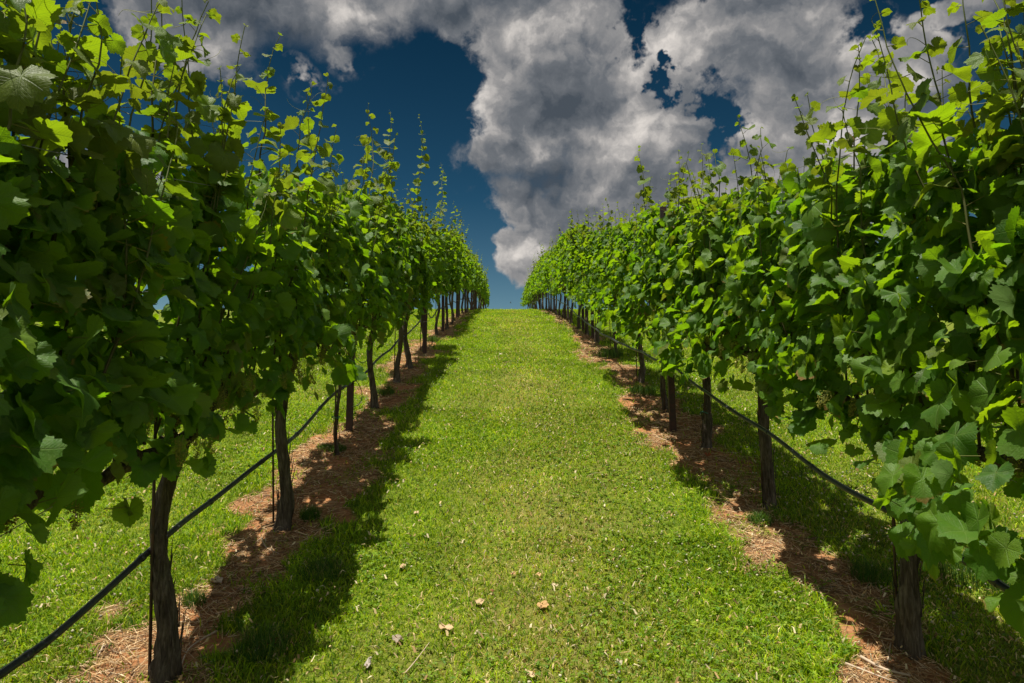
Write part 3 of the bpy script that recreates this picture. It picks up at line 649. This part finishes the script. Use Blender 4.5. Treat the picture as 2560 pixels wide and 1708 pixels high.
# ------------------------------------------------------------------ turf
def scatter(g, n_, xr, yr):
    return g.uniform(*xr, n_), g.uniform(*yr, n_)
def turf_points(g, target, power, dens0, xr=(-7, 8), ymax=34.0):
    """random points, denser close to the camera"""
    X, Y = [], []
    for y0, y1 in ((0.9, 2.2), (2.2, 4), (4, 7), (7, 12), (12, 20), (20, ymax)):
        ym = (y0 + y1) / 2; xm = min(max(.80 * y1 + .4, 1.5), 7); de = dens0 * min(1, (2.6 / ym)) ** power
        k = int(de * 2 * xm * (y1 - y0)); X.append(g.uniform(-xm, xm, k)); Y.append(g.uniform(y0, y1, k))
    return np.concatenate(X), np.concatenate(Y)
def blades(acc, x, y, h, w, lean, col, g, z=None):
    k = len(x); z = gz(x, y) - .004 if z is None else z; a = g.uniform(0, 6.28, k); b = g.uniform(0, 6.28, k)
    base = np.stack([x, y, z], -1); u = np.stack([np.cos(a), np.sin(a), 0 * a], -1) * (w / 2)[:, None]; ld = np.stack([np.cos(b), np.sin(b), 0 * b], -1) * (lean * h)[:, None]
    up = np.array([0, 0, 1.])
    m = base + ld * .35 + up * (h * .6)[:, None]; tp = base + ld + up * (h * np.sqrt(np.clip(1 - lean ** 2 * .5, .12, 1)))[:, None]
    v = np.stack([base - u, base + u, m + u * .85, m - u * .85, tp], 1).reshape(-1, 3); o = (np.arange(k) * 5)[:, None]
    acc.add(v, np.array([[0, 1, 2, 3]]) + o, np.array([[3, 2, 4]]) + o, c=np.repeat(col, 5, 0))
def pal(g, k, cols, p):
    c = np.array(cols)[g.choice(len(cols), k, p=p)]; return c * g.uniform(.75, 1.25, (k, 1))
g = np.random.default_rng(5)
x, y = turf_points(g, 0, 1.12, 13000)
sw_ = soil_w(x, y); dr = np.exp(-((x - .28) / .55) ** 2) * .8 + (fbm(x * .9, y * .5, 61) - .5) * 1.6
k_ = (sw_ < -.03) | (g.random(len(x)) < .05) | ((fbm(x * 3.3, y * 2.6, 88, 3) > .60) & (g.random(len(x)) < .5) & (sw_ < .22)); x, y, dr, sw_ = x[k_], y[k_], dr[k_], sw_[k_]
dist = np.hypot(x, y); k = len(x)
edge = np.clip(1 + sw_ * 4, 0, 1) * (sw_ < 0)
lum = .70 + .75 * fbm(x * 2.1, y * 1.4, 41, 3); h = (g.uniform(.014, .040, k) * lum * np.where(g.random(k) < .04, 1.7, 1) + edge * g.uniform(0, .05, k)) * (1 + .02 * dist); w = g.uniform(.0019, .0040, k) * (1 + dist * .16)
green = pal(g, k, [(.135, .245, .003), (.20, .32, .004), (.34, .43, .012), (.045, .125, .004)], [.3, .35, .2, .15]); tan_ = pal(g, k, [(.48, .37, .15), (.38, .33, .10), (.60, .50, .27)], [.5, .3, .2])
isd = g.random(k) < np.clip(.07 + .42 * dr, .04, .48); col_ = np.where(isd[:, None], tan_, green) * (.50 + 1.0 * fbm(x * 3.1, y * 2.2, 43, 3))[:, None]
acc = Acc(); blades(acc, x, y, h * np.where(isd, .7, 1), w, g.uniform(.4, 1.35, k), col_, g)
tag(acc.build('grass', GRASS, smooth=False), 'short mown grass covering the slope', 'grass', kind='stuff')
# clover: three round leaflets on a short stalk
x, y = turf_points(g, 0, 1.25, 1100, ymax=20.0); cl = fbm(x * 1.1 + 9, y * 1.1, 17, 3); k_ = (soil_w(x, y) < 0.02) & (cl > .36 + .22 * g.random(len(x))); x, y = x[k_], y[k_]; k = len(x); dist = np.hypot(x, y)
zz = gz(x, y) + g.uniform(.012, .034, k); S = g.uniform(.006, .0105, k) * (1 + dist * .06); rot = g.uniform(0, 6.28, k); acc = Acc(); cc = pal(g, k, [(.085, .175, .010), (.14, .235, .010), (.21, .29, .014)], [.4, .4, .2])
hexa = np.array([[0, 0], [.55, .45], [.5, 1.0], [0, 1.12], [-.5, 1.0], [-.55, .45]])
for j in range(3):
    a_ = rot + j * 2.094; tx = g.normal(.0, .35, k); 
    lx = hexa[None, :, 0] * S[:, None]; ly = hexa[None, :, 1] * S[:, None]
    v = np.stack([x[:, None] + np.cos(a_)[:, None] * lx - np.sin(a_)[:, None] * ly, y[:, None] + np.sin(a_)[:, None] * lx + np.cos(a_)[:, None] * ly, zz[:, None] + ly * tx[:, None] + np.abs(lx) * .4], -1)
    acc.add(v.reshape(-1, 3), None, None, c=np.repeat(cc, 6, 0)); acc.q.append((np.array([[0, 1, 2, 3]]) + (np.arange(k) * 6)[:, None]) + acc.n - len(v) * 6); acc.q.append((np.array([[0, 3, 4, 5]]) + (np.arange(k) * 6)[:, None]) + acc.n - len(v) * 6)
tag(acc.build('clover', GRASS, smooth=False), 'low three leaved clover spread through the grass', 'clover', kind='stuff')
# white clover heads
x, y = turf_points(g, 0, .8, 60, ymax=24.0); dn = fbm(x * .8 + 3, y * .8, 23, 2); side_ = (x > XR + .1) & (x < XR + 1.4); k_ = (soil_w(x, y) < .0) & ((dn > .5) | side_ | (g.random(len(x)) < .12)); x, y = x[k_], y[k_]
x2 = g.uniform(XR + .1, XR + 1.0, 320); y2 = g.uniform(2.0, 9, 320); x = np.concatenate([x, x2]); y = np.concatenate([y, y2]); k = len(x); dist = np.hypot(x, y)
ico = np.array([[0, 0, 1], [.89, 0, .45], [.28, .85, .45], [-.72, .53, .45], [-.72, -.53, .45], [.28, -.85, .45], [.72, .53, -.45], [-.28, .85, -.45], [-.89, 0, -.45], [-.28, -.85, -.45], [.72, -.53, -.45], [0, 0, -1]])
it = np.array([[0, 1, 2], [0, 2, 3], [0, 3, 4], [0, 4, 5], [0, 5, 1], [1, 6, 2], [2, 7, 3], [3, 8, 4], [4, 9, 5], [5, 10, 1], [6, 7, 2], [7, 8, 3], [8, 9, 4], [9, 10, 5], [10, 6, 1], [11, 7, 6], [11, 8, 7], [11, 9, 8], [11, 10, 9], [11, 6, 10]])
cen = np.stack([x, y, gz(x, y) + g.uniform(.03, .055, k)], -1); sz = g.uniform(.0045, .0075, k); v = (cen[:, None] + ico[None] * sz[:, None, None] * g.uniform(.75, 1.2, (k, 12, 1))).reshape(-1, 3)
acc = Acc(); acc.add(v, t=(it[None] + (np.arange(k) * 12)[:, None, None]).reshape(-1, 3), c=np.repeat(np.array([.48, .44, .30]) * g.uniform(.5, 1.15, (k, 1)), 12, 0))
b_ = cen.copy(); b_[:, 2] -= .05; add_sticks(acc, b_, cen, .0009, .0007, (.10, .17, .02))
tag(acc.build('clover_flowers', BLOOM), 'scattered small white clover heads in the grass', 'clover flowers', kind='stuff')
# straw and bark litter on the clay strips
x, y = turf_points(g, 0, 1.0, 6500, ymax=26.0); sw_ = soil_w(x, y); k_ = (sw_ > -.05 * g.random(len(x))) & (fbm(x * 4, y * 4, 3) > .36 + .2 * g.random(len(x)) - .12); x, y = x[k_], y[k_]; k = len(x); dist = np.hypot(x, y)
ln = g.uniform(.02, .10, k) * (1 + .03 * dist); an = g.uniform(0, 6.28, k); c0 = np.stack([x, y, gz(x, y) + g.uniform(.001, .012, k)], -1); dv = np.stack([np.cos(an) * ln, np.sin(an) * ln, g.normal(0, .12, k) * ln], -1)
e1 = c0 + dv; e1[:, 2] += gz(e1[:, 0], e1[:, 1]) - gz(x, y)
acc = Acc(); cs = pal(g, k, [(.52, .35, .18), (.37, .22, .10), (.18, .11, .06), (.62, .48, .30)], [.3, .3, .28, .12]); rr = g.uniform(.0007, .0017, k) * (1 + .1 * dist)
add_sticks(acc, c0, e1, rr[:, None], rr[:, None] * .6, cs); tag(acc.build('straw_litter', STRAW), 'dry straw and bark shreds strewn over the bare clay', 'straw', kind='stuff')
# small dry clippings on the turf
x, y = turf_points(g, 0, 1.0, 240, ymax=20.0); k = len(x); acc = Acc(); zz = gz(x, y) + g.uniform(.012, .03, k)
blades(acc, x, y, g.uniform(.01, .035, k), g.uniform(.003, .009, k) * (1 + np.hypot(x, y) * .08), g.uniform(1.0, 1.6, k), pal(g, k, [(.45, .34, .17), (.34, .22, .10), (.50, .42, .26)], [.4, .3, .3]), g, zz)
tag(acc.build('dry_clippings', STRAW, smooth=False), 'pale dry clippings lying on the mown grass', 'clippings', kind='stuff')

# ------------------------------------------------------------------ tufts, twigs, dead leaves
TUFT = [((445, 1385), .07, .09, 'dark grass tuft growing right of the thick left trunk'), ((712, 1190), .09, .10, 'dark grass tuft beside the second trunk of the left row'), ((775, 1035), .07, .12, 'grass tuft round the foot of the very thin left trunk'),
        ((882, 905), .13, .20, 'tall dark grass tuft behind the left steel post'), ((742, 1030), .05, .10, 'low pale grass tuft in the straw before the left steel post'), ((995, 785), .15, .22, 'grass tuft up the hill at the edge of the left row'),
        ((1400, 820), .24, .34, 'large dark grass tuft under the right row halfway up the hill'), ((1476, 905), .15, .26, 'grass tuft before the trunk behind the right steel post'), ((1745, 1200), .09, .12, 'grass tuft at the foot of the second right trunk'),
        ((2000, 1330), .12, .16, 'dark grass tuft in shade left of the thick right trunk'), ((2230, 1330), .18, .30, 'tall weedy grass tuft behind the thick right trunk'), ((600, 1500), .12, .18, 'shaded grass tuft at the bottom right of the thick left trunk'), ((735, 1320), .09, .2, 'tall shaded grass tuft on the left edge of the mown strip')]
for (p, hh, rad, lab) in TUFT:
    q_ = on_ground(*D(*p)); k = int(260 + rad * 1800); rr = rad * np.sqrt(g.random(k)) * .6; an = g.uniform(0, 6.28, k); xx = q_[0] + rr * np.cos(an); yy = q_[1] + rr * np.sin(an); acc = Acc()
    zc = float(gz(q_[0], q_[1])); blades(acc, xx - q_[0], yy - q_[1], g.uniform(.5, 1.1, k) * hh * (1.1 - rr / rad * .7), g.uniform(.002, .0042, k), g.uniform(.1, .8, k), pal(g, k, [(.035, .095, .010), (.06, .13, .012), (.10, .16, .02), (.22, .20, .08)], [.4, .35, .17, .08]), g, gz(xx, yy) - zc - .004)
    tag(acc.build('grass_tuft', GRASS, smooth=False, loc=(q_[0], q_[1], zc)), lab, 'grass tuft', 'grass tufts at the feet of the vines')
TWIG = [([(498, 1455), (470, 1470), (440, 1490), (425, 1510), (412, 1545)], .0045, 'pale curved twig lying right of the thick left trunk'), ([(238, 1485), (232, 1498), (226, 1510)], .004, 'short pale twig in the grass left of the thick left trunk'),
        ([(1862, 1240), (1900, 1236), (1950, 1236), (2040, 1226)], .0032, 'long pale twig across the shade behind the second right trunk'), ([(1760, 1290), (1774, 1318), (1840, 1316)], .003, 'bent pale twig on the straw of the right strip'),
        ([(1975, 1515), (2030, 1545), (2090, 1560)], .007, 'thick dry cane at the bottom right, nearest the frame edge'), ([(1940, 1530), (2010, 1556), (2060, 1575)], .005, 'second dry cane at the bottom right beside the thicker one'),
        ([(2045, 1480), (2036, 1530)], .003, 'short twig crossing the canes at the bottom right'), ([(2140, 1395), (2190, 1425), (2220, 1440)], .004, 'dark twig in the shade right of the thick right trunk'),
        ([(1800, 1380), (1850, 1360), (1935, 1350)], .004, 'dark twig on the clay left of the thick right trunk'), ([(700, 1115), (712, 1102), (735, 1092)], .003, 'pale forked twig beside the second left trunk'), ([(600, 1240), (612, 1262), (640, 1275)], .004, 'twig in the shaded straw below the second left trunk'),
        ([(1350, 1100), (1362, 1094), (1380, 1092)], .0015, 'thin straw stalk on the middle of the mown grass'), ([(930, 1560), (955, 1530), (985, 1490)], .0025, 'thin straw stalk slanting on the grass at the bottom'), ([(1640, 1105), (1665, 1112), (1682, 1098)], .004, 'pale twig on the sunlit clay below the right post')]
WOOD = soft_plant('dry_wood', 0.0, 0.9, (1, 1, 1), 0.15)
for pts, rr, lab in TWIG:
    w_ = np.array([on_ground(*D(*p)) for p in pts]); w_[:, 2] = gz(w_[:, 0], w_[:, 1]) + rr + (.022 if 'grass' in lab and 'mown' in lab or 'bottom' in lab and rr < .003 else .006)
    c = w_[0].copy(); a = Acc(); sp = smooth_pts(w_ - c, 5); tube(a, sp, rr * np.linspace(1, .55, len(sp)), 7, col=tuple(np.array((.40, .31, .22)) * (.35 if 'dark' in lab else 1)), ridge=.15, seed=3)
    for k2 in (len(sp) // 3, 2 * len(sp) // 3):
        if rr > .003: tube(a, [sp[k2], sp[k2] + [rng.normal(0, .012), rng.normal(0, .012), .012]], [rr * .6, rr * .3], 5, col=(.34, .26, .18))
    tag(a.build('twig', WOOD, loc=c), lab, 'twig', 'dry twigs on the ground')
DEADC = [((1028, 1453), .052, (.62, .43, .24), 'pale tan curled dead leaf, left of the pair in the middle of the lawn'), ((915, 1480), .042, (.36, .29, .22), 'grey brown crumpled dead leaf low on the lawn'), ((1097, 1393), .040, (.60, .44, .24), 'small tan dead leaf with a dark stalk left of centre'),
         ((1248, 1400), .046, (.60, .36, .16), 'orange tan dead leaf with a dark shadow on the lower lawn'), ((1271, 1354), .028, (.62, .50, .32), 'tiny upright pale dead leaf above the orange one'), ((1178, 1326), .022, (.50, .30, .14), 'tiny brown dead leaf crumb left of the upright pale one'),
         ((845, 1535), .040, (.46, .41, .34), 'greyish shredded dead leaf at the bottom left of the lawn'), ((1215, 1560), .040, (.62, .46, .26), 'tan dead leaf cut by the bottom edge of the photo'), ((1148, 816), .05, (.60, .55, .42), 'pale dead leaf on the far part of the lawn'), ((1046, 857), .045, (.12, .08, .04), 'dark dead leaf at the left edge of the far lawn'),
         ((826, 1134), .05, (.62, .34, .16), 'orange dead leaf on the clay at the edge of the left strip'), ((955, 1186), .03, (.60, .46, .25), 'small tan dead leaf on the left of the middle lawn'), ((1235, 1330), .024, (.58, .38, .18), 'tiny orange dead leaf right of the brown crumb'), ((1128, 1366), .02, (.28, .12, .05), 'tiny dark red dead leaf above the small tan one'),
         ((925, 1310), .038, (.55, .40, .22), 'tan curled dead leaf on the left lawn beside dark clover'), ((1625, 1052), .06, (.45, .13, .05), 'rust red dead leaf beside the third right trunk'), ((1420, 1535), .026, (.52, .44, .32), 'small grey dead leaf low on the right lawn'), ((500, 1345), .055, (.50, .40, .29), 'pale dead leaf in the straw right of the first left trunk'), ((622, 1485), .05, (.24, .06, .03), 'dark red dead leaf in shade beside the left trunk')]
DEAD = soft_plant('dead_leaf', 0.2, 0.8, (1, .9, .7), 0.15)
for p, s_, col, lab in DEADC:
    q_ = on_ground(*D(*p)); g2 = np.random.default_rng(int(p[0])); s_ *= .82; col = tuple(c_ * .85 for c_ in col); tv, tri, quad = LOD[0]; x_, y_ = tv[:, 0], tv[:, 1]; r_ = np.hypot(x_, y_); th = np.arctan2(x_, y_)
    z_ = .14 * r_ ** 2 * (1 + .9 * np.sin(th * 3 + g2.uniform(0, 6))) + .13 * np.sin(x_ * 5 + g2.uniform(0, 6)) * r_ + .08 * np.sin(y_ * 9)
    a_ = g2.uniform(0, 6.28); sq = g2.uniform(.5, .9); X_ = (x_ * sq * math.cos(a_) - (y_ - .35) * math.sin(a_)) * s_ * 1.0; Y_ = (x_ * sq * math.sin(a_) + (y_ - .35) * math.cos(a_)) * s_
    v = np.stack([X_, Y_, z_ * s_ + .022 + TS * Y_], -1); cc = np.array(col)[None] * (1 - .25 * (np.sin(th * 4) > .6))[:, None] * g2.uniform(.8, 1.1, (len(v), 1))
    a = Acc(); a.add(v, quad, tri, c=cc); tube(a, [[X_[0], Y_[0], v[0, 2]], [X_[0] * 1.8, Y_[0] * 1.8, v[0, 2] + .006], [X_[0] * 2.6, Y_[0] * 2.6, v[0, 2] - .004]], [.0016, .0013, .001], 5, col=(.2, .1, .05))
    tag(a.build('dead_leaf', DEAD, loc=(q_[0], q_[1], float(gz(q_[0], q_[1])))), lab, 'dead leaf', 'dead leaves lying on the grass and soil')

# ------------------------------------------------------------------ tiny bird above the crest
d = ray(1276, 757); bp = np.array([0, 0, CZ]) + d * 70
e = empty('bird', bp); a = Acc()
tube(a, smooth_pts([[0, -.14, .0], [0, -.06, .02], [0, .06, .02], [0, .13, .03], [0, .18, .03]], 4), np.interp(np.linspace(0, 1, 17), [0, .3, .6, .8, 1], [.01, .04, .042, .028, .004]), 8); a.build('body', BIRD, e)
for s_ in (-1, 1):
    a = Acc(); v = np.array([[0, .05, .02], [s_ * .10, .07, .10], [s_ * .20, .02, .24], [s_ * .12, -.02, .10], [0, -.05, .02]])
    v = np.vstack([v, v + [0, 0, -.008]]); a.add(v, [[0, 1, 3, 4], [5, 9, 8, 6]], [[1, 2, 3], [6, 8, 7]]); a.build('wing', BIRD, e, smooth=False)
e.rotation_euler = (0, R(62), R(20)); tag(e, 'tiny dark bird in the pale sky just above the crest of the lawn', 'bird')
